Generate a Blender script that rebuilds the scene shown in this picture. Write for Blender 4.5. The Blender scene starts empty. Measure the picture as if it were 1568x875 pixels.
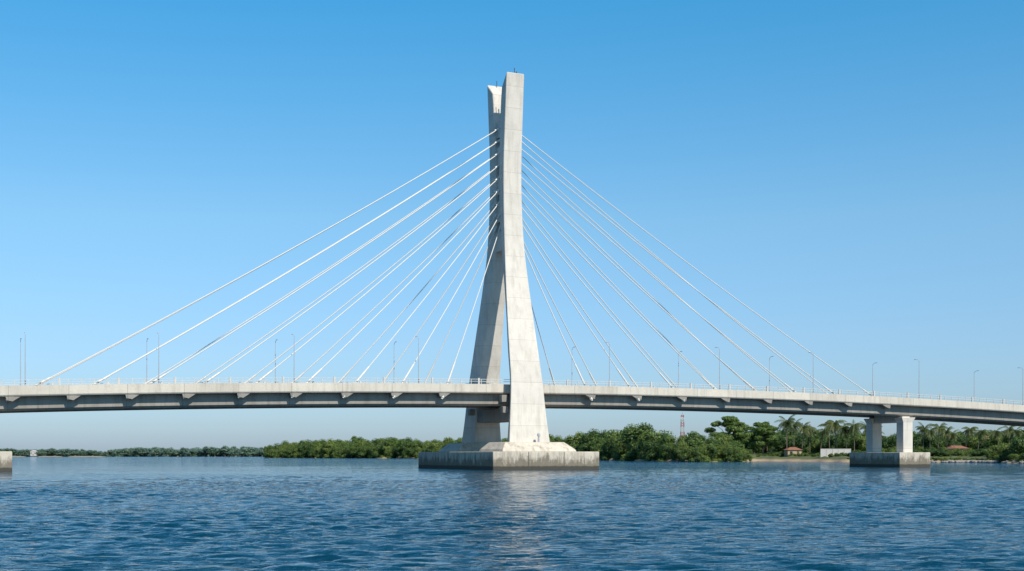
import bpy, bmesh, math, random
import numpy as np
from mathutils import Vector, Matrix
random.seed(7); np.random.seed(7)
scene=bpy.context.scene
COL=scene.collection
# ------------------------------------------------------------------ camera
CAMH=2.64; F=1951.0; HZ=697.0
cd=bpy.data.cameras.new("camera"); cam=bpy.data.objects.new("camera",cd); COL.objects.link(cam)
cam.location=(0,0,CAMH); cam.rotation_euler=(math.radians(90),0,0)
cd.sensor_width=36; cd.lens=F/1568*36; cd.shift_y=(HZ-437.5)/1568
cd.clip_start=0.5; cd.clip_end=30000
scene.camera=cam
scene.view_settings.view_transform='Standard'
scene.view_settings.look='None'; scene.view_settings.exposure=0
# ------------------------------------------------------------------ light
SUN_EL=45; S_AZ=math.radians(144)   # from +Y toward +X
sd=Vector((math.sin(S_AZ)*math.cos(math.radians(SUN_EL)),math.cos(S_AZ)*math.cos(math.radians(SUN_EL)),math.sin(math.radians(SUN_EL))))
ld=bpy.data.lights.new("sun",'SUN'); ld.energy=5.0; ld.angle=math.radians(0.5); ld.color=(1,0.92,0.79)
lo=bpy.data.objects.new("sun",ld); COL.objects.link(lo); lo.rotation_euler=sd.to_track_quat('Z','Y').to_euler(); lo.location=(0,0,200)
w=bpy.data.worlds.new("World"); scene.world=w; w.use_nodes=True
nt=w.node_tree; nt.nodes.clear()
sky=nt.nodes.new('ShaderNodeTexSky'); sky.sky_type='NISHITA'; sky.sun_disc=False
sky.sun_elevation=math.radians(SUN_EL); sky.sun_rotation=S_AZ
sky.air_density=1.0; sky.dust_density=0.6; sky.ozone_density=2.5; sky.altitude=0
# sky tint by elevation, dimmed overhead to cut ambient light and water reflection
tc=nt.nodes.new('ShaderNodeTexCoord'); sp=nt.nodes.new('ShaderNodeSeparateXYZ'); nt.links.new(tc.outputs['Generated'],sp.inputs[0])
rp=nt.nodes.new('ShaderNodeValToRGB'); nt.links.new(sp.outputs[2],rp.inputs[0]); rp.color_ramp.interpolation='LINEAR'
tints=[(0.0,(0.68,0.88,1.30)),(0.09,(0.84,1.09,1.36)),(0.18,(0.92,1.32,1.44)),(0.34,(0.42,1.44,1.72)),(0.55,(0.30,0.80,1.12)),(1.0,(0.34,0.62,0.85))]
e=rp.color_ramp.elements
while len(e)<len(tints): e.new(0.5)
for i,(p_,c_) in enumerate(tints): e[i].position=p_; e[i].color=(c_[0]/2,c_[1]/2,c_[2]/2,1)
v1=nt.nodes.new('ShaderNodeVectorMath'); v1.operation='MULTIPLY'; v2=nt.nodes.new('ShaderNodeVectorMath'); v2.operation='SCALE'; v2.inputs['Scale'].default_value=2.0
nt.links.new(sky.outputs[0],v1.inputs[0]); nt.links.new(rp.outputs[0],v1.inputs[1]); nt.links.new(v1.outputs[0],v2.inputs[0])
bg=nt.nodes.new('ShaderNodeBackground'); bg.inputs['Strength'].default_value=0.1
out=nt.nodes.new('ShaderNodeOutputWorld')
nt.links.new(v2.outputs[0],bg.inputs[0]); nt.links.new(bg.outputs[0],out.inputs[0])

# ------------------------------------------------------------------ materials
class NB:
    def __init__(s,name):
        s.m=bpy.data.materials.new(name); s.m.use_nodes=True; s.t=s.m.node_tree; s.t.nodes.clear()
        s.o=s.t.nodes.new('ShaderNodeOutputMaterial'); s.p=s.t.nodes.new('ShaderNodeBsdfPrincipled')
        s.t.links.new(s.p.outputs[0],s.o.inputs[0])
    def n(s,ty,**k):
        x=s.t.nodes.new(ty)
        for a,b in k.items(): setattr(x,a,b)
        return x
    def l(s,a,b): s.t.links.new(a,b)
    def setv(s,sock,v):
        if isinstance(v,bpy.types.NodeSocket): s.l(v,sock)
        else: sock.default_value=v
    def math(s,op,a,b=0.0,c=None,clamp=False):
        x=s.n('ShaderNodeMath',operation=op); x.use_clamp=clamp
        s.setv(x.inputs[0],a); s.setv(x.inputs[1],b)
        if c is not None: s.setv(x.inputs[2],c)
        return x.outputs[0]
    def coord(s): return s.n('ShaderNodeTexCoord').outputs['Object']
    def mapping(s,vec,scale,rot=0.0):
        x=s.n('ShaderNodeMapping'); s.l(vec,x.inputs[0]); x.inputs['Scale'].default_value=scale; x.inputs['Rotation'].default_value=(0,0,rot); return x.outputs[0]
    def noise(s,vec,scale,detail=4,rough=0.55):
        x=s.n('ShaderNodeTexNoise'); s.l(vec,x.inputs['Vector']); x.inputs['Scale'].default_value=scale
        x.inputs['Detail'].default_value=detail; x.inputs['Roughness'].default_value=rough; return x.outputs['Fac']
    def ramp(s,fac,stops):
        x=s.n('ShaderNodeValToRGB'); s.l(fac,x.inputs[0]); e=x.color_ramp.elements
        while len(e)<len(stops): e.new(0.5)
        for i,(p,c) in enumerate(stops):
            e[i].position=p; e[i].color=(c[0],c[1],c[2],1) if hasattr(c,'__len__') else (c,c,c,1)
        return x.outputs[0]
    def mix(s,fac,a,b,mode='MIX'):
        x=s.n('ShaderNodeMix',data_type='RGBA',blend_type=mode)
        s.setv(x.inputs[0],fac)
        for sk,v in ((x.inputs[6],a),(x.inputs[7],b)):
            if isinstance(v,bpy.types.NodeSocket): s.l(v,sk)
            else: sk.default_value=(v[0],v[1],v[2],1)
        return x.outputs[2]
    def bump(s,h,dist,strength=1.0):
        x=s.n('ShaderNodeBump'); s.l(h,x.inputs['Height']); x.inputs['Distance'].default_value=dist; x.inputs['Strength'].default_value=strength
        s.l(x.outputs[0],s.p.inputs['Normal']); return x

def simple(name,col,rough=0.7,var=0.15,scale=2.0,metal=0.0):
    b=NB(name); c=b.coord(); n=b.noise(c,scale)
    d=[x*(1-var) for x in col]; e=[min(1,x*(1+var)) for x in col]
    b.l(b.ramp(n,[(0.3,d),(0.7,e)]),b.p.inputs['Base Color']); b.p.inputs['Roughness'].default_value=rough; b.p.inputs['Metallic'].default_value=metal
    return b.m

def concrete(name,base,joint=4.0,stain=0.5,water=False,ujoint=None,pv_=0.07):
    b=NB(name); c=b.coord(); sep=b.n('ShaderNodeSeparateXYZ'); b.l(c,sep.inputs[0]); z=sep.outputs[2]
    n1=b.noise(c,0.35,5); col=b.ramp(n1,[(0.25,[x*0.88 for x in base]),(0.75,[min(1,x*1.06) for x in base])])
    zz=b.math('DIVIDE',z,joint)
    fl=b.math('FLOOR',zz); wn=b.n('ShaderNodeTexWhiteNoise',noise_dimensions='1D'); b.l(fl,wn.inputs['W'])
    pv=b.math('MULTIPLY_ADD',wn.outputs[0],pv_,1-pv_)
    fr=b.math('FRACT',zz); ln=b.math('LESS_THAN',fr,0.09/joint)
    lv=b.math('MULTIPLY_ADD',ln,-0.22,1.0)
    pv=b.math('MULTIPLY',pv,lv)
    if ujoint:
        dt=b.n('ShaderNodeVectorMath',operation='DOT_PRODUCT'); b.l(c,dt.inputs[0]); dt.inputs[1].default_value=(UC,US,0)
        uu=b.math('DIVIDE',dt.outputs['Value'],ujoint); f2=b.math('FRACT',uu); l2=b.math('LESS_THAN',f2,0.10/ujoint)
        wn2=b.n('ShaderNodeTexWhiteNoise',noise_dimensions='1D'); b.l(b.math('FLOOR',uu),wn2.inputs['W'])
        pv=b.math('MULTIPLY',pv,b.math('MULTIPLY_ADD',l2,-0.35,1.0)); pv=b.math('MULTIPLY',pv,b.math('MULTIPLY_ADD',wn2.outputs[0],0.12,0.93))
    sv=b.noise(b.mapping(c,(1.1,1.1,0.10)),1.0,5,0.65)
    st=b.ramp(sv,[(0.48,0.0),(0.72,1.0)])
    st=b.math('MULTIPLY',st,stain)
    cb=b.n('ShaderNodeCombineXYZ'); [b.l(pv,cb.inputs[i]) for i in range(3)]
    col=b.mix(1.0,col,cb.outputs[0],'MULTIPLY')
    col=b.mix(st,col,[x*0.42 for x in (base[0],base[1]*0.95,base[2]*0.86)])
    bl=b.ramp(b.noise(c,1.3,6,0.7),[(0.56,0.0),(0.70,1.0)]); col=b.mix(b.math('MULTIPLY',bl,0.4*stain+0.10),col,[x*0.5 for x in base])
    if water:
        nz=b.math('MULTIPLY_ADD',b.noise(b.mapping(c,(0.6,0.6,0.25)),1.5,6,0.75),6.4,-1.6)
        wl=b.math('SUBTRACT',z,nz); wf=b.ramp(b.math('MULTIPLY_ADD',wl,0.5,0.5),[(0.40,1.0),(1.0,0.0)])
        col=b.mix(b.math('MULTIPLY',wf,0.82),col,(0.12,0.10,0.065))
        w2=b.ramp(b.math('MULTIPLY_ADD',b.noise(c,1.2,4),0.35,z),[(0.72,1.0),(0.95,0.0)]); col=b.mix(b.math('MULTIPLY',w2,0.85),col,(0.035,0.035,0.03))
    b.l(col,b.p.inputs['Base Color']); b.p.inputs['Roughness'].default_value=0.85
    b.bump(b.noise(c,3.0,6),0.06,0.5)
    return b.m

# ------------------------------------------------------------------ bridge frame
TH=math.radians(24); UC,US=math.cos(TH),math.sin(TH); X0,D0=-1.25,244.0
def P(u,v,z): return (X0+u*UC+v*US, D0+u*US-v*UC, z)
def ztop(u): return 15.85-0.000185*(u-22)**2

class MB:
    def __init__(s): s.v=[]; s.f=[]; s.mi=[]
    def add(s,verts,faces,m=0):
        o=len(s.v); s.v+=[tuple(x) for x in verts]; s.f+=[tuple(i+o for i in f) for f in faces]; s.mi+=[m]*len(faces)
    def ubox(s,u0,u1,v0,v1,z0,z1,m=0):
        vs=[P(u,v,z) for z in (z0,z1) for v in (v0,v1) for u in (u0,u1)]
        s.add(vs,[(0,1,3,2),(4,5,7,6),(0,1,5,4),(2,3,7,6),(0,2,6,4),(1,3,7,5)],m)
    def box(s,x0,x1,y0,y1,z0,z1,m=0):
        vs=[(x,y,z) for z in (z0,z1) for y in (y0,y1) for x in (x0,x1)]
        s.add(vs,[(0,1,3,2),(4,5,7,6),(0,1,5,4),(2,3,7,6),(0,2,6,4),(1,3,7,5)],m)
    def loft(s,rings,m=0,caps=True):
        n=len(rings[0]); o=len(s.v)
        for r in rings: s.v+=[tuple(p) for p in r]
        for i in range(len(rings)-1):
            for j in range(n):
                k=(j+1)%n; s.f.append((o+i*n+j,o+i*n+k,o+(i+1)*n+k,o+(i+1)*n+j)); s.mi.append(m)
        if caps:
            s.f.append(tuple(o+j for j in range(n))); s.mi.append(m)
            e=o+(len(rings)-1)*n; s.f.append(tuple(e+j for j in range(n))); s.mi.append(m)
    def tube(s,pts,rad,n=6,m=0):
        pts=[Vector(p) for p in pts]; rings=[]
        if not hasattr(rad,'__len__'): rad=[rad]*len(pts)
        for i,p in enumerate(pts):
            d=(pts[min(i+1,len(pts)-1)]-pts[max(i-1,0)]).normalized()
            a=d.cross(Vector((0,0,1)))
            if a.length<1e-3: a=d.cross(Vector((0,1,0)))
            a.normalize(); b=d.cross(a)
            rings.append([p+rad[i]*(math.cos(2*math.pi*k/n)*a+math.sin(2*math.pi*k/n)*b) for k in range(n)])
        s.loft(rings,m)
    def make(s,name,mats,parent=None,bevel=0,smooth=False,recalc=True):
        me=bpy.data.meshes.new(name); me.from_pydata(s.v,[],s.f)
        for mt in mats: me.materials.append(mt)
        me.polygons.foreach_set('material_index',s.mi)
        if recalc:
            bm=bmesh.new(); bm.from_mesh(me); bmesh.ops.recalc_face_normals(bm,faces=bm.faces); bm.to_mesh(me); bm.free()
        if smooth: me.polygons.foreach_set('use_smooth',[True]*len(me.polygons))
        me.update()
        ob=bpy.data.objects.new(name,me); COL.objects.link(ob)
        if parent: ob.parent=parent
        if bevel:
            md=ob.modifiers.new('bevel','BEVEL'); md.width=bevel; md.segments=2; md.limit_method='ANGLE'; md.angle_limit=math.radians(35)
        return ob
def empty(name,loc=(0,0,0)):
    e=bpy.data.objects.new(name,None); COL.objects.link(e); e.location=loc; return e

m_pyl=concrete("pylon_concrete",(0.70,0.65,0.575),4.0,0.34)
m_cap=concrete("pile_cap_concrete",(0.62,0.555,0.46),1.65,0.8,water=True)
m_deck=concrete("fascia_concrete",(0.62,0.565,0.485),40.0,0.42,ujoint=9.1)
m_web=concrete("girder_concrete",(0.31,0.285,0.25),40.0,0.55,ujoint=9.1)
m_cable=simple("cable_sheath",(0.72,0.69,0.63),0.45,0.05)
m_rail=simple("railing_paint",(0.58,0.56,0.52),0.5,0.1)
m_asph=simple("asphalt",(0.05,0.05,0.05),0.9)
m_paint=simple("road_marking",(0.75,0.75,0.72),0.6,0.05)
m_galv=simple("galvanised_steel",(0.42,0.44,0.46),0.5,0.1)
m_dark=simple("dark_metal",(0.06,0.06,0.06),0.6)

bridge=empty("cable_stayed_bridge")
# ---- pylon legs
st_z =[3.2, 4.9,10.0,16.1,22.5,28.9,35.5,41.9,49.5,57.5,66.0,74.6]
st_v =[11.6,11.2,10.5, 9.9, 8.4, 6.9, 5.45,4.3,3.55,3.4, 4.0,4.75]
st_hu=[4.3, 4.15,3.70,3.26,2.98,2.68,2.36,2.07,1.92,1.88,1.86,1.85]
st_T =[4.0, 3.9, 3.2,2.7,2.7,2.6,2.6,2.6,2.6,2.6,2.6,2.6]
st_rd=[1.3, 1.3, 1.2,1.0,0.95,0.95,0.8,0.5,0.2,0.15,0.1,0.1]
def cr(xs,ys,x):
    i=max(0,min(len(xs)-2,int(np.searchsorted(xs,x)-1))); h=xs[i+1]-xs[i]; t=(x-xs[i])/h
    def sl(k):
        if k<=0 or k>=len(xs)-1: k0=max(0,k-1);k1=min(len(xs)-1,k+1); return (ys[k1]-ys[k0])/(xs[k1]-xs[k0])
        return (ys[k+1]-ys[k-1])/(xs[k+1]-xs[k-1])
    m0,m1=sl(i)*h,sl(i+1)*h
    return (2*t**3-3*t*t+1)*ys[i]+(t**3-2*t*t+t)*m0+(-2*t**3+3*t*t)*ys[i+1]+(t**3-t*t)*m1
def leg(name,sg):
    mb=MB(); rings=[]
    for z in np.linspace(3.3,74.6,50):
        vo=cr(st_z,st_v,z); hu=cr(st_z,st_hu,z); T=cr(st_z,st_T,z); rd=cr(st_z,st_rd,z)
        if sg<0: vo+=1.3*max(0,min(1,(40-z)/28))
        zi=z if z<70 else 70+(z-70)*(2.3/4.6)
        rings.append([P(-hu,sg*vo,z),P(hu,sg*vo,z),P(hu-rd,sg*(vo-T),zi),P(-hu+rd,sg*(vo-T),zi)])
    mb.loft(rings); return mb.make(name,[m_pyl],bridge,bevel=0.2)
leg("pylon_leg_near",1); leg("pylon_leg_far",-1)
# web between the legs with openings
mb=MB()
ops=[46.2,51.5,57.0,62.4]; zs=[41.6]
for o in ops: zs+=[o-0.9,o+0.9]
zs.append(66.2)
for i in range(0,len(zs),2):
    z0,z1=zs[i],zs[i+1]; rings=[]
    for z in np.linspace(z0,z1,4):
        vi=cr(st_z,st_v,z)-cr(st_z,st_T,z)+0.4
        rings.append([P(-1.35,vi,z),P(1.35,vi,z),P(1.35,-vi,z),P(-1.35,-vi,z)])
    mb.loft(rings)
mb.make("pylon_web",[m_pyl],bridge)
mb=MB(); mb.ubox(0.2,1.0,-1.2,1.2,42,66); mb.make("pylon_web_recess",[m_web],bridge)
mb=MB(); mb.ubox(-2.3,2.3,-9.6,8.2,9.0,11.5); mb.make("pylon_crossbeam",[m_web],bridge,bevel=0.15)
mb=MB()
for sg in (1,-1):
    mb.ubox(-4.5,-3.4,sg*7.35,sg*8.6,12.4,13.7); mb.ubox(-4.3,-3.2,sg*7.4,sg*8.6,10.4,11.6)
mb.make("deck_bearing",[m_web],bridge,bevel=0.08)
# pile cap + pedestals
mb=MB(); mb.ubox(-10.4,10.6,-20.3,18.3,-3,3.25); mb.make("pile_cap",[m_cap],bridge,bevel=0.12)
mb=MB()
for sg in (1,-1):
    s_=1.2 if sg<0 else 0
    def rg(a,v0,v1,z): return [P(-a,sg*(v0+s_),z),P(a,sg*(v0+s_),z),P(a,sg*(v1+s_),z),P(-a,sg*(v1+s_),z)]
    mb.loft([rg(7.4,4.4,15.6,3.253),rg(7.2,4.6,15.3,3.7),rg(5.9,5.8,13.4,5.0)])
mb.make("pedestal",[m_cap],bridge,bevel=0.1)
mb=MB()
for u in (-3.6,3.4): mb.ubox(u,u+0.12,18.28,18.33,-1,3.2)
mb.make("cap_joint",[m_dark],bridge)
mb=MB(); mb.tube([P(0,4.2,74.0),P(0,4.2,75.6)],0.07); mb.tube([P(0.5,4.0,74.0),P(.5,4.0,75.0)],0.12)
mb.tube([P(0,-4.2,74),P(0,-4.2,75.4)],0.06); mb.make("lightning_rod",[m_dark],bridge)
mb=MB(); mb.tube([P(1.2,12.4,4.9),P(1.2,12.4,6.1)],[0.22,0.16],8); mb.tube([P(1.2,12.4,6.1),P(1.2,12.4,6.5),P(1.2,12.4,6.7)],[0.3,0.28,0.1],8)
mb.make("navigation_light",[m_galv],bridge)

# ---- deck
us=np.arange(-240,241,4.0)
def section(prof,name,mats,mat=0,mirror=True):
    mb=MB()
    for sg in ((1,-1) if mirror else (1,)):
        rings=[[P(u,sg*v,ztop(u)+dz) for v,dz in prof] for u in us]
        mb.loft(rings)
    return mb.make(name,mats,bridge)
section([(7.0,0),(7.25,0),(7.32,-1.45),(7.2,-1.65),(5.4,-1.75),(5.4,-0.9),(7.0,-0.9)],"edge_beam",[m_deck])
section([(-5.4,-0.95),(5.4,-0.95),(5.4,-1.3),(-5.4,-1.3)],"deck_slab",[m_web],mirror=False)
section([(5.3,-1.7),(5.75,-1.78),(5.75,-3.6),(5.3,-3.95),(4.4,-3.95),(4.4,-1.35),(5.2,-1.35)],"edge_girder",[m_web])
section([(-5.35,-0.94),(5.35,-0.94),(5.35,-0.93),(-5.35,-0.93)],"carriageway",[m_asph],mirror=False)
mb=MB()
for v in (-5.2,5.2):
    rings=[[P(u,v-0.07,ztop(u)-0.925),P(u,v+0.07,ztop(u)-0.925),P(u,v+0.07,ztop(u)-0.921),P(u,v-0.07,ztop(u)-0.921)] for u in us]; mb.loft(rings)
for u in np.arange(-236,236,8):
    mb.add([P(a,v,ztop(a)-0.921) for a,v in ((u,-.07),(u+3.5,-.07),(u+3.5,.07),(u,.07))],[(0,1,2,3)])
mb.make("road_markings",[m_paint],bridge)
mb=MB()
for u in np.arange(-237,240,4.55):
    z=ztop(u); mb.ubox(u-0.18,u+0.18,-4.39,4.39,z-3.3,z-1.31)
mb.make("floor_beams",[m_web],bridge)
# railing
mb=MB()
for sg in (1,-1):
    v=sg*7.12
    for h in (0.85,0.45):
        rings=[]
        for u in us:
            z=ztop(u)+h; rings.append([P(u,v-0.045,z),P(u,v+0.045,z),P(u,v+0.045,z+0.08),P(u,v-0.045,z+0.08)])
        mb.loft(rings)
    for u in np.arange(-238,238,2.0):
        z=ztop(u); mb.ubox(u-0.05,u+0.05,v-0.05,v+0.05,z-0.05,z+0.9)
    for u in np.arange(-236,238,9.1):
        z=ztop(u); mb.ubox(u-0.16,u+0.16,v-0.12,v+0.12,z-0.05,z+1.1)
mb.make("railing",[m_rail],bridge)
# ---- cables
mbC=MB(); mbA=MB(); mbB=MB()
left=[-15.2-9.13*k for k in range(9)]
right=[14.6+10.2*k*0.998 for k in range(8)]
def cable(u,zt,sg,side):
    a=Vector(P(side*1.3,sg*0.95,zt)); vb=sg*6.75
    b=Vector(P(u,vb,ztop(u)-1.75)); L=(a-b).length
    pts=[]
    for i in range(17):
        t=i/16; p=a.lerp(b,t); p.z-=4*t*(1-t)*L*0.010; pts.append(p)
    mbC.tube(pts,0.088,8)
    d=(pts[-1]-pts[-2]).normalized()
    mbA.tube([b-d*6.5,b-d*3.0,b],[0.15,0.17,0.2],8)
    mbA.tube([b-d*0.2,b+d*0.9],[0.33,0.33],10)
    mbA.tube([b+d*0.9,b+d*1.15],[0.22,0.2],10)
    zb=ztop(u)-1.74; s=side
    vs=[]
    for v in (sg*5.8,sg*7.15):
        vs+=[P(u-1.1,v,zb+0.03),P(u+1.1,v,zb+0.03),P(u+s*0.5+0.45,v,zb-0.75),P(u+s*0.5-0.45,v,zb-0.55)]
    mbB.add(vs,[(0,1,2,3),(4,5,6,7),(0,1,5,4),(1,2,6,5),(2,3,7,6),(3,0,4,7)])
    mbA.tube([a+d*0.1,a+d*1.6],[0.2,0.15],8)
for lst,side,n in ((left,-1,9),(right,1,8)):
    for k,u in enumerate(lst):
        zt=46.6+(65.0-46.6)*k/(n-1)
        for sg in (1,-1): cable(u,zt,sg,side)
mbC.make("stay_cables",[m_cable],bridge,smooth=True)
mbA.make("cable_anchorages",[m_cable],bridge)
mbB.make("anchor_brackets",[m_web],bridge)
# ---- side piers
for i,u in enumerate((-150,-92.6,92.6,150,205)):
    mb=MB(); z=ztop(u)-3.95
    for v in (-5.0,5.0): 
        mb.loft([[P(u-1.3,v-1.1,3.2),P(u+1.3,v-1.1,3.2),P(u+1.3,v+1.1,3.2),P(u-1.3,v+1.1,3.2)],
                 [P(u-1.3,v-1.1,z-1.3),P(u+1.3,v-1.1,z-1.3),P(u+1.3,v+1.1,z-1.3),P(u-1.3,v+1.1,z-1.3)],
                 [P(u-1.9,v-1.3,z-0.2),P(u+1.9,v-1.3,z-0.2),P(u+1.9,v+1.3,z-0.2),P(u-1.9,v+1.3,z-0.2)]])
    mb.ubox(u-1.0,u+1.0,-3.85,3.85,z-1.3,z+0.6)
    for v in (-5.0,5.0): mb.ubox(u-1.0,u+1.0,v-0.5,v+0.5,z-0.21,z+0.02)
    mb.make("side_pier",[m_pyl],bridge,bevel=0.08)
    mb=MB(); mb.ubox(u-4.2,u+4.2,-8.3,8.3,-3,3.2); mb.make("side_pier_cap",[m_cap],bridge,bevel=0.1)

# ------------------------------------------------------------------ street lamps
mb=MB()
mb.tube([(0,0,0),(0,0,0.4),(0,0,4),(0,0,8.2)],[0.13,0.09,0.065,0.045],8)
mb.tube([(0,0,8.1),(0.35,0,8.45),(1.1,0,8.55)],[0.045,0.035,0.035],6)
mb.loft([[(0.9,-0.12,8.5),(0.9,0.12,8.5),(0.9,0.1,8.60),(0.9,-0.1,8.60)],[(1.6,-0.1,8.52),(1.6,0.1,8.52),(1.6,0.06,8.58),(1.6,-0.06,8.58)]])
mb.box(-0.2,0.2,-0.2,0.2,-0.02,0.05)
lamp=mb.make("street_lamp",[m_galv])
first=True
for u in (-130.5,-108.5,-86.4,-65.7,-42.9,-20.1,17.7,42.7,65.7,93.8,123.8,150):
    for sg in (1,-1):
        o=lamp if first else bpy.data.objects.new("street_lamp",lamp.data)
        if not first: COL.objects.link(o)
        first=False
        o.location=P(u+(1.2 if sg>0 and u>0 else 0),sg*6.85,ztop(u)-0.02)
        o.rotation_euler=(0,0,math.atan2(sg*UC,-sg*US))

# ------------------------------------------------------------------ water
def axis_sym(step,lin,far,g):
    a=[0.0]; s=step
    while a[-1]<far:
        if a[-1]>lin: s*=g
        a.append(a[-1]+s)
    return np.array(a)
xa=axis_sym(0.16,36,9000,1.05); xs=np.concatenate([-xa[:0:-1],xa])
ys=[16.0]
while ys[-1]<14000: ys.append(ys[-1]+max(0.09,0.0034*ys[-1] if ys[-1]<400 else 0.03*ys[-1]))
ys=np.concatenate([np.array([-400,-200,-90,-40,-15,0,8,13.0]),np.array(ys)])
XX,YY=np.meshgrid(xs,ys); dx=np.gradient(xs); dy=np.gradient(ys); DX,DY=np.meshgrid(dx,dy)
ZZ=np.zeros_like(XX); rng=np.random.RandomState(3)
mod=0.8+0.3*np.sin(XX*0.13+1.3*np.sin(YY*0.07))*np.sin(YY*0.10+np.sin(XX*0.05))
for i in range(120):
    lam=math.exp(rng.uniform(math.log(0.36),math.log(2.2)))
    ang=math.radians(262)+rng.normal(0,0.50)
    kx,ky=math.cos(ang)*2*math.pi/lam,math.sin(ang)*2*math.pi/lam
    amp=0.0043*lam**0.9
    sp_=np.maximum(DX*abs(math.cos(ang)),DY*abs(math.sin(ang)))
    fade=np.clip(lam/(sp_*2.2)-1,0,1)
    ph=kx*XX+ky*YY+rng.uniform(0,6.28)
    ZZ+=amp*fade*mod*(np.sin(ph)+0.25*np.sin(2*ph+1.5))
ny,nx=XX.shape
me=bpy.data.meshes.new("water"); me.vertices.add(nx*ny); me.vertices.foreach_set('co',np.stack([XX,YY,ZZ],-1).ravel())
idx=np.arange(nx*ny).reshape(ny,nx); q=np.stack([idx[:-1,:-1],idx[:-1,1:],idx[1:,1:],idx[1:,:-1]],-1).reshape(-1,4)
me.loops.add(q.size); me.polygons.add(len(q)); me.loops.foreach_set('vertex_index',q.ravel()); me.polygons.foreach_set('loop_start',np.arange(len(q))*4)
me.polygons.foreach_set('use_smooth',np.ones(len(q),bool)); me.update(calc_edges=True)
wob=bpy.data.objects.new("water",me); COL.objects.link(wob)
b=NB("water"); c=b.coord()
b.p.inputs['Base Color'].default_value=(0.001,0.036,0.066,1); b.p.inputs['Roughness'].default_value=0.05; b.p.inputs['IOR'].default_value=1.33
mp=b.mapping(c,(0.42,1.35,1),0.12)
h1=b.noise(mp,4.8,4,0.6); h2=b.noise(mp,1.8,3,0.55); h3=b.noise(mp,0.5,2,0.5)
h=b.math('ADD',b.math('MULTIPLY',h1,0.08),b.math('ADD',b.math('MULTIPLY',h2,0.21),b.math('MULTIPLY',h3,0.14)))
gust=b.ramp(b.noise(b.mapping(c,(0.010,0.03,1)),1.0,3),[(0.35,0.6),(0.65,1.2)])
b.bump(b.math('MULTIPLY',h,gust),1.0,1.0)
me.materials.append(b.m)

# ------------------------------------------------------------------ terrain
def dep(y): return F*CAMH/(y-HZ)
def wx(px,d): return (px-784)/F*d
def land(name,contour,prof,mat):
    mb=MB(); n=len(prof)
    for px,y in contour:
        d0=dep(y)
        for off,z in prof:
            d=d0+off; mb.v.append((wx(px,d),d,z+(random.uniform(-.25,.25) if 0<off<300 else 0)))
    for i in range(len(contour)-1):
        for j in range(n-1):
            a=i*n+j; mb.f.append((a,a+n,a+n+1,a+1)); mb.mi.append(0)
    return mb.make(name,[mat],smooth=True,recalc=False)
def densify(c,k=8):
    r=[]
    for (x0,y0),(x1,y1) in zip(c,c[1:]):
        for t in range(k):
            f=t/k; r.append((x0+(x1-x0)*f,y0+(y1-y0)*f+random.uniform(-.12,.12)))
    r.append(c[-1]); return r
contour=[(405,701.4),(500,701.8),(640,702.2),(760,702.6),(850,704),(920,705),(980,706.2),(1060,707.5),(1130,707.2),(1170,706.6),(1240,707.3),(1300,708.2),(1400,708.6),(1480,708.5),(1568,710),(1750,712),(2100,712)]
b=NB("ground"); c=b.coord(); sep=b.n('ShaderNodeSeparateXYZ'); b.l(c,sep.inputs[0])
n=b.noise(c,0.08,6,0.7)
g=b.ramp(n,[(0.35,(0.05,0.07,0.02)),(0.55,(0.10,0.12,0.04)),(0.75,(0.20,0.16,0.09))])
hf=b.ramp(b.math('ADD',b.math('MULTIPLY',sep.outputs[2],0.5),b.math('MULTIPLY_ADD',n,0.8,-0.4)),[(0.30,0.0),(0.60,1.0)])
b.l(b.mix(hf,(0.36,0.27,0.17),g),b.p.inputs['Base Color']); b.p.inputs['Roughness'].default_value=0.95
m_ground=b.m
land("ground",densify(contour),[(-6,-1.2),(0,0.05),(4,0.7),(12,1.5),(35,2.6),(90,3.2),(700,4),(6000,5)],m_ground)
far=[(-900,699.6),(-300,699.6),(0,699.7),(200,699.6),(420,699.4),(700,699.4)]
land("hills",densify(far),[(-6,-1.2),(0,0.1),(30,1),(3500,3)],m_ground)

# ------------------------------------------------------------------ vegetation
def leafmat(name,dark,mid,light,scale=3.0,tl=0.3):
    b=NB(name); c=b.coord(); g=b.n('ShaderNodeNewGeometry'); oi=b.n('ShaderNodeObjectInfo')
    f=b.math('ADD',b.math('MULTIPLY',g.outputs['Random Per Island'],0.45),b.math('MULTIPLY',b.noise(c,scale,3),0.55))
    f=b.math('ADD',f,b.math('MULTIPLY_ADD',oi.outputs['Random'],0.44,-0.22))
    col=b.ramp(f,[(0.22,dark),(0.5,mid),(0.80,light)])
    b.l(col,b.p.inputs['Base Color']); b.p.inputs['Roughness'].default_value=0.55
    tr=b.n('ShaderNodeBsdfTranslucent'); b.l(col,tr.inputs[0]); ms=b.n('ShaderNodeMixShader'); ms.inputs[0].default_value=tl
    b.l(b.p.outputs[0],ms.inputs[1]); b.l(tr.outputs[0],ms.inputs[2]); b.l(ms.outputs[0],b.o.inputs[0])
    return b.m
m_leaf=leafmat("mangrove_foliage",(0.045,0.090,0.016),(0.115,0.20,0.032),(0.25,0.30,0.06))
m_leafd=leafmat("broadleaf_foliage",(0.024,0.065,0.014),(0.07,0.145,0.026),(0.15,0.22,0.045))
m_leaff=leafmat("haze_tinted_foliage",(0.11,0.19,0.17),(0.145,0.24,0.19),(0.19,0.29,0.20))  # distance haze is put into the leaf colours: paler, bluer greens
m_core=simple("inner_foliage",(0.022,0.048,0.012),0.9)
m_bark=simple("bark",(0.16,0.13,0.10),0.9,0.3,5)
m_palm=leafmat("palm_frond",(0.035,0.065,0.014),(0.08,0.125,0.03),(0.16,0.18,0.05))

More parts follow.
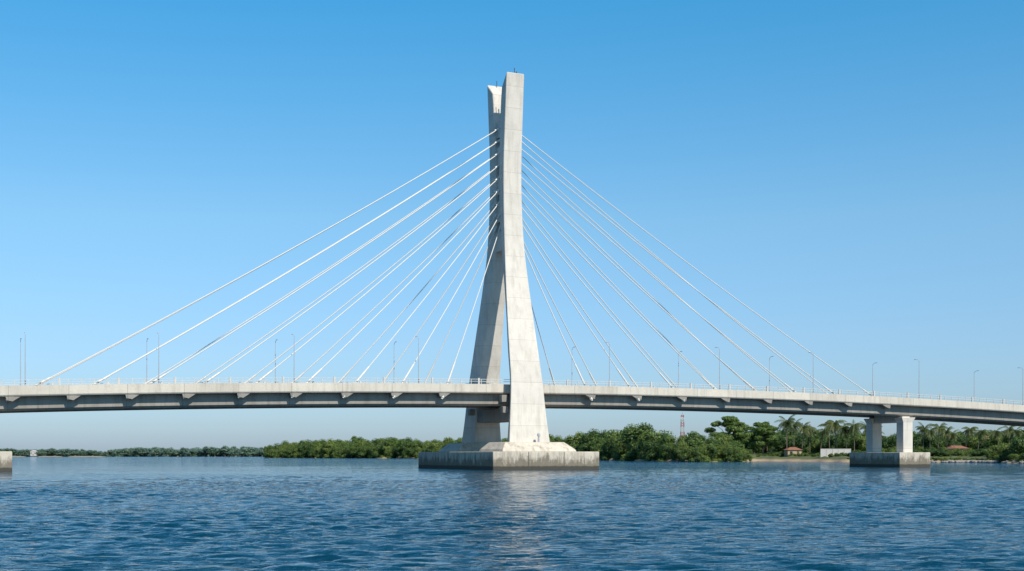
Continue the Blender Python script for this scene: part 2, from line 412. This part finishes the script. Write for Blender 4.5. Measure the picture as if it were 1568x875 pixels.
def leaves(mb,lobes,N,size,m,up=0.25):
    ws=np.array([l[3]**2 for l in lobes]); ws/=ws.sum()
    ch=np.random.choice(len(lobes),N,p=ws)
    dirs=np.random.normal(size=(N,3)); dirs[:,2]+=up; dirs/=np.linalg.norm(dirs,axis=1)[:,None]
    rr=np.random.uniform(0.70,1.12,N)
    for i in range(N):
        l=lobes[ch[i]]; d=dirs[i]; fl=l[4] if len(l)>4 else 1.0
        c=Vector((l[0]+d[0]*l[3]*rr[i],l[1]+d[1]*l[3]*rr[i],l[2]+d[2]*l[3]*rr[i]*fl))
        nn=Vector(d)+Vector(np.random.normal(size=3)*0.5); nn.normalize()
        a=nn.orthogonal().normalized(); a.rotate(Matrix.Rotation(random.uniform(0,6.28),3,nn)); bb=nn.cross(a)
        s=size*random.uniform(0.6,1.3)
        mb.add([c-a*s,c-bb*s*0.55,c+a*s,c+bb*s*0.55],[(0,1,2,3)],m)
ICO=bmesh.new(); bmesh.ops.create_icosphere(ICO,subdivisions=2,radius=1)
ICOV=[v.co.copy() for v in ICO.verts]; ICO.verts.index_update(); ICOF=[tuple(v.index for v in f.verts) for f in ICO.faces]; ICO.free()
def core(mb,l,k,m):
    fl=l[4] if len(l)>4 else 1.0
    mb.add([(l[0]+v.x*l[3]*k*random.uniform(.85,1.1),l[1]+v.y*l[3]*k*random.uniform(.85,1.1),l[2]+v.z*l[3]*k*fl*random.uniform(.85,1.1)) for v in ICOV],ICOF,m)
def crown_mesh(name,N,size,mat,bush=False):
    mb=MB(); lobes=[]
    for i in range(random.randint(10,14)):
        a=random.uniform(0,6.28); r=random.uniform(0,0.42); z=random.uniform(0.28,0.80)-r*0.25
        if bush: z=random.uniform(0.1,0.74)-r*0.3
        lobes.append((r*math.cos(a),r*math.sin(a),z,random.uniform(0.12,0.23)))
    lobes.append((0,0,0.5,0.32))
    zt=max(l[2]+l[3] for l in lobes); k=0.97/zt
    lobes=[(l[0],l[1],l[2]*k,l[3]) for l in lobes]
    leaves(mb,lobes,N,size,0)
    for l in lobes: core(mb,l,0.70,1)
    mb.tube([(0,0,-0.03),(0.01,0,0.2),(0,0.01,0.5)],[0.035,0.028,0.018],6,2)
    for l in lobes[:5]: mb.tube([(0,0,0.25),(l[0]*.5,l[1]*.5,l[2]*.7),(l[0],l[1],l[2])],[0.018,0.012,0.006],5,2)
    ob=mb.make(name,[mat,m_core,m_bark],recalc=False); me=ob.data; bpy.data.objects.remove(ob); return me
mang=[crown_mesh("mangrove_tree_mesh",3300,0.027,m_leaf,True) for _ in range(6)]
brd=[crown_mesh("broadleaf_tree_mesh",3300,0.028,m_leafd) for _ in range(4)]
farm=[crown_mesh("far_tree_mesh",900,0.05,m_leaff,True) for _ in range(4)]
def inst(me,name,loc,h,wf,parent):
    o=bpy.data.objects.new(name,me); COL.objects.link(o); o.parent=parent
    o.location=loc; o.scale=(h*wf,h*wf,h); o.rotation_euler=(0,0,random.uniform(0,6.28)); return o
cx=[c[0] for c in contour]; cy=[c[1] for c in contour]
def band(parent,px0,px1,tops,step,rows,meshes,wf=(0.9,1.4),name="tree",lo=0.80,z0=-0.2):
    tx=[t[0] for t in tops]; ty=[t[1] for t in tops]
    for off,hf in rows:
        px=px0
        while px<px1:
            d=dep(np.interp(px,cx,cy))+off+random.uniform(-4,4); top=np.interp(px,tx,ty)
            zz=z0+min(2.7,off*0.05)
            h=((HZ-top)/(F/d)+CAMH-zz)*hf*random.uniform(lo,1.04)
            inst(random.choice(meshes),name,(wx(px,d),d,zz),h,random.uniform(*wf),parent)
            px+=step*random.uniform(0.6,1.4)*(h/14)*(500/d)
mf=empty("mangrove_forest")
tR=[(845,662),(880,661),(915,654),(945,650),(980,645),(1010,647),(1040,656),(1075,660),(1100,662),(1130,673),(1150,688),(1165,697)]
band(mf,835,1150,tR,26,[(1,0.62),(9,0.82),(24,1.0)],mang,name="mangrove_tree")
pf=empty("wooded_peninsula")
tL=[(400,690),(412,678),(440,674),(480,669),(520,668),(560,667),(600,664),(630,669),(670,669),(700,665),(760,665),(850,663)]
band(pf,408,850,tL,28,[(2,0.6),(14,0.85),(34,1.0)],mang+brd[:1],name="tree",lo=0.84)
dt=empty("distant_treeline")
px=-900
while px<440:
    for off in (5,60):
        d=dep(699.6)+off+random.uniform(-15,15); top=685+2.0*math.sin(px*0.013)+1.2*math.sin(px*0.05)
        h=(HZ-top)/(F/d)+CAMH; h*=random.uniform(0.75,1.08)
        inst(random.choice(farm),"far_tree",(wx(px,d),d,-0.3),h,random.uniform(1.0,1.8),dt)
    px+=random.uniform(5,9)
rb=empty("riverside_forest")
tB=[(1120,664),(1180,656),(1250,658),(1320,654),(1400,656),(1480,658),(1568,654),(1800,650),(2100,650)]
band(rb,1110,2050,tB,30,[(95,0.85),(130,0.95),(175,1.0)],brd+mang[:2],name="broadleaf_tree",lo=0.72)
sh=empty("riverside_shrubs")
tS=[(1140,699),(1165,694),(1200,690),(1260,693),(1300,690),(1360,682),(1440,684),(1500,686),(1535,676),(1568,668),(1700,665),(2100,665)]
band(sh,1150,2000,tS,24,[(28,0.85),(50,1.0)],mang+brd[:1],(0.9,1.7),name="shrub",lo=0.6)
tS2=[(1250,702),(1300,699),(1400,699),(1520,699),(1545,688),(2100,683)]
band(sh,1300,2000,tS2,28,[(8,0.9)],mang,(1.2,2.0),name="shrub",lo=0.6)
tS3=[(1500,690),(1535,676),(1568,662),(1700,650)]
band(sh,1515,1760,tS3,34,[(14,1.0)],mang+brd,(0.9,1.4),name="shrub",lo=0.7)

# palms
def palm_mesh(lean):
    mb=MB()
    pts=[(lean*t*t,0.2*lean*t,t) for t in np.linspace(0,1,7)]
    mb.tube(pts,[0.022,0.016,0.014,0.013,0.012,0.012,0.011],7,1)
    top=Vector(pts[-1])
    for k in range(28):
        a=k*2.39996+random.uniform(-.2,.2); el=random.uniform(-0.7,1.25); L=random.uniform(0.32,0.42)
        p=top.copy(); d=Vector((math.cos(a)*math.cos(el),math.sin(a)*math.cos(el),math.sin(el))); prev=[p.copy()]
        for i in range(9):
            d.z-=0.18; d.normalize(); p=p+d*L/9; prev.append(p.copy())
        mb.tube(prev,[0.004]*5+[0.002]*5,3,0)
        side=Vector((-math.sin(a),math.cos(a),0))
        for i in range(1,10):
            for s2 in (0.0,0.33,0.66):
                q0=prev[i-1].lerp(prev[i],s2); t=(i+s2)/10; ll=0.085*math.sin(math.pi*min(1,0.15+t*0.85))*random.uniform(.7,1.1)+0.015
                for sgn in (1,-1):
                    tip=q0+side*sgn*ll*0.7+Vector((0,0,-ll*0.9))+(prev[i]-prev[i-1])*0.8; wv=(prev[i]-prev[i-1]).normalized()*0.0055
                    mb.add([q0-wv,q0+wv,tip+wv*0.3,tip-wv*0.3],[(0,1,2,3)],0)
    for k in range(6):
        a=k; c=top+Vector((0.02*math.cos(a),0.02*math.sin(a),-0.02)); mb.add([c+v*0.014 for v in ICOV],ICOF,1)
    ob=mb.make("palm_mesh",[m_palm,m_bark],recalc=False); me=ob.data; bpy.data.objects.remove(ob); return me
pms=[palm_mesh(x) for x in (0.05,0.16,-0.12,0.08)]
for px,top,off in [(1205,640,60),(1216,646,75),(1228,648,58),(1240,652,80),(1256,655,60),(1270,646,75),(1281,641,62),(1296,650,70),(1308,645,70),(1330,650,80),(1345,655,60),(1413,651,60),(1424,656,50),(1436,649,70),(1450,655,60),(1462,660,55),(1478,652,80),(1497,656,66),(1530,656,60),(1545,652,70),(1560,655,50),(1600,650,60),(1660,645,60),(1175,650,70)]:
    d=dep(np.interp(px,cx,cy))+off; h=(HZ-top)/(F/d)+CAMH-2.2
    o=bpy.data.objects.new("coconut_palm",random.choice(pms)); COL.objects.link(o)
    s=h/1.12; o.location=(wx(px,d),d,2.0); o.scale=(s,s,s); o.rotation_euler=(0,0,random.uniform(0,6.28))
# spreading tree: layered but full crown
def spreading(px,topy,wpx,off):
    d=dep(np.interp(px,cx,cy))+off; H=(HZ-topy)/(F/d)+CAMH-2; R=wpx/2/(F/d)
    mb=MB(); lobes=[]
    for lv,n_,rf in ((0.38,9,1.0),(0.52,12,1.0),(0.66,12,0.95),(0.80,9,0.75),(0.91,5,0.42)):
        for i in range(n_):
            a=random.uniform(0,6.28); r=R*rf*math.sqrt(random.uniform(0.05,1))*0.85
            lobes.append((r*math.cos(a),r*math.sin(a),H*lv+random.uniform(-.6,.6),R*random.uniform(0.15,0.27),random.uniform(.35,.6)))
    leaves(mb,lobes,17000,0.36,0,0.4)
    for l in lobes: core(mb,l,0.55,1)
    mb.tube([(0,0,-0.5),(0.2,0,H*.3),(0,0.1,H*.8)],[0.55,0.42,0.2],8,2)
    for l in lobes[::2]: mb.tube([(0.1,0,H*random.uniform(.2,.4)),(l[0]*.5,l[1]*.5,l[2]*.85),(l[0],l[1],l[2])],[0.2,0.12,0.06],5,2)
    o=mb.make("spreading_almond_tree",[m_leafd,m_core,m_bark],recalc=False); o.location=(wx(px,d),d,2)
spreading(1116,637,76,48); spreading(1168,647,70,58)

# ------------------------------------------------------------------ buildings
m_white=simple("white_plaster",(0.50,0.48,0.45),0.8,0.12); m_yel=simple("ochre_plaster",(0.40,0.31,0.19),0.8,0.1)
m_tile=simple("roof_tile",(0.26,0.12,0.075),0.85,0.25,4); m_glass=simple("window_glass",(0.03,0.035,0.04),0.2,0.1); m_wood=simple("door_wood",(0.12,0.07,0.04),0.7)
def house(name,px,d,w_,dp,h,z0,wall,roof,rh=1.8,rot=0.0,storeys=1):
    e=empty(name,(wx(px,d),d,z0)); e.rotation_euler=(0,0,rot)
    mb=MB(); mb.box(-w_/2,w_/2,-dp/2,dp/2,-1,h); mb.make("walls",[wall],e)
    mb=MB(); o=0.5
    vs=[(-w_/2-o,-dp/2-o,h+.003),(w_/2+o,-dp/2-o,h+.003),(w_/2+o,dp/2+o,h+.003),(-w_/2-o,dp/2+o,h+.003),(-w_/2+dp*.35,0,h+rh),(w_/2-dp*.35,0,h+rh)]
    mb.add(vs,[(0,1,2,3),(0,1,5,4),(1,2,5),(2,3,4,5),(3,0,4)]); mb.make("roof",[roof],e)
    mb=MB(); sh_=h/storeys
    for s in range(storeys):
        k=max(2,int(w_/3))
        for i in range(k):
            x=-w_/2+(i+.5)*w_/k
            if s==0 and i==k//2: continue
            mb.box(x-.55,x+.55,-dp/2-.05,-dp/2+.1,s*sh_+sh_*.35,s*sh_+sh_*.75)
    mb.make("windows",[m_glass],e)
    x=-w_/2+(max(2,int(w_/3))//2+.5)*w_/max(2,int(w_/3)); mb=MB(); mb.box(x-.5,x+.5,-dp/2-.06,-dp/2+.1,-.2,2.1); mb.make("door",[m_wood],e)
house("tiled_roof_house",1508,545,9,7,6.6,2.6,m_white,m_tile,1.6,0.2,2)
house("ochre_house",1464,505,8,6,3.0,2.2,m_yel,m_tile,1.2,-0.1)
house("small_house",1214,545,6,5,2.6,2.2,m_yel,m_tile,1.2,0.1)
house("distant_house",52,1975,9,7,6,2,m_white,m_white,2,0)
mb=MB(); d=505; mb.box(wx(1257,d),wx(1303,d),d,d+.25,1.5,5.0); mb.box(wx(1257,d)-.05,wx(1303,d)+.05,d-.06,d+.31,5.003,5.12)
for i in range(6): x=wx(1257,d)+i*2.35; mb.box(x-.15,x+.15,d-.1,d-.003,1.5,5.0)
mb.make("boundary_wall",[m_white])
# radio mast
b=NB("mast_paint"); c=b.coord(); sep=b.n('ShaderNodeSeparateXYZ'); b.l(c,sep.inputs[0])
k=b.math('LESS_THAN',b.math('FRACT',b.math('DIVIDE',sep.outputs[2],8.0)),0.5); b.l(b.mix(k,(0.5,0.49,0.47),(0.38,0.09,0.07)),b.p.inputs['Base Color'])
mb=MB(); H=34; s0,s1=2.2,0.95
def sz(z): return s0+(s1-s0)*z/H
for i in range(4):
    sx,sy=((1,1),(1,-1),(-1,-1),(-1,1))[i]; nx_,ny_=((1,1),(1,-1),(-1,-1),(-1,1))[(i+1)%4]
    mb.tube([(sx*s0,sy*s0,0),(sx*s1,sy*s1,H)],0.17,5)
    for z in range(0,H,2):
        a,b2=sz(z),sz(z+2); mb.tube([(sx*a,sy*a,z),(nx_*b2,ny_*b2,z+2)],0.09,4); mb.tube([(nx_*a,ny_*a,z),(sx*b2,sy*b2,z+2)],0.09,4)
mb.tube([(0,0,H-2),(0,0,H+3)],0.1,5); mb.box(-1.5,1.5,-1.5,1.5,H-4,H-3.8); mb.box(-1.6,-1.1,-1.6,-1.1,H-3.5,H-1)
o=mb.make("radio_mast",[b.m]); dd=1060; o.location=(wx(1045,dd),dd,2)
# rocks
m_rock=simple("rock",(0.26,0.24,0.21),0.9,0.4,1.5)
mb=MB()
for i in range(260):
    px=random.choice((random.uniform(1455,1525),random.uniform(1400,1620))); d=dep(np.interp(px,cx,cy))+random.uniform(-3,5); s=random.uniform(0.3,1.0)
    mb.add([(wx(px,d)+v.x*s*random.uniform(.8,1.3),d+v.y*s,0.2+random.uniform(0,.05)+v.z*s*0.7*random.uniform(.8,1.2)) for v in ICOV],ICOF)
mb.make("shore_rocks",[m_rock])
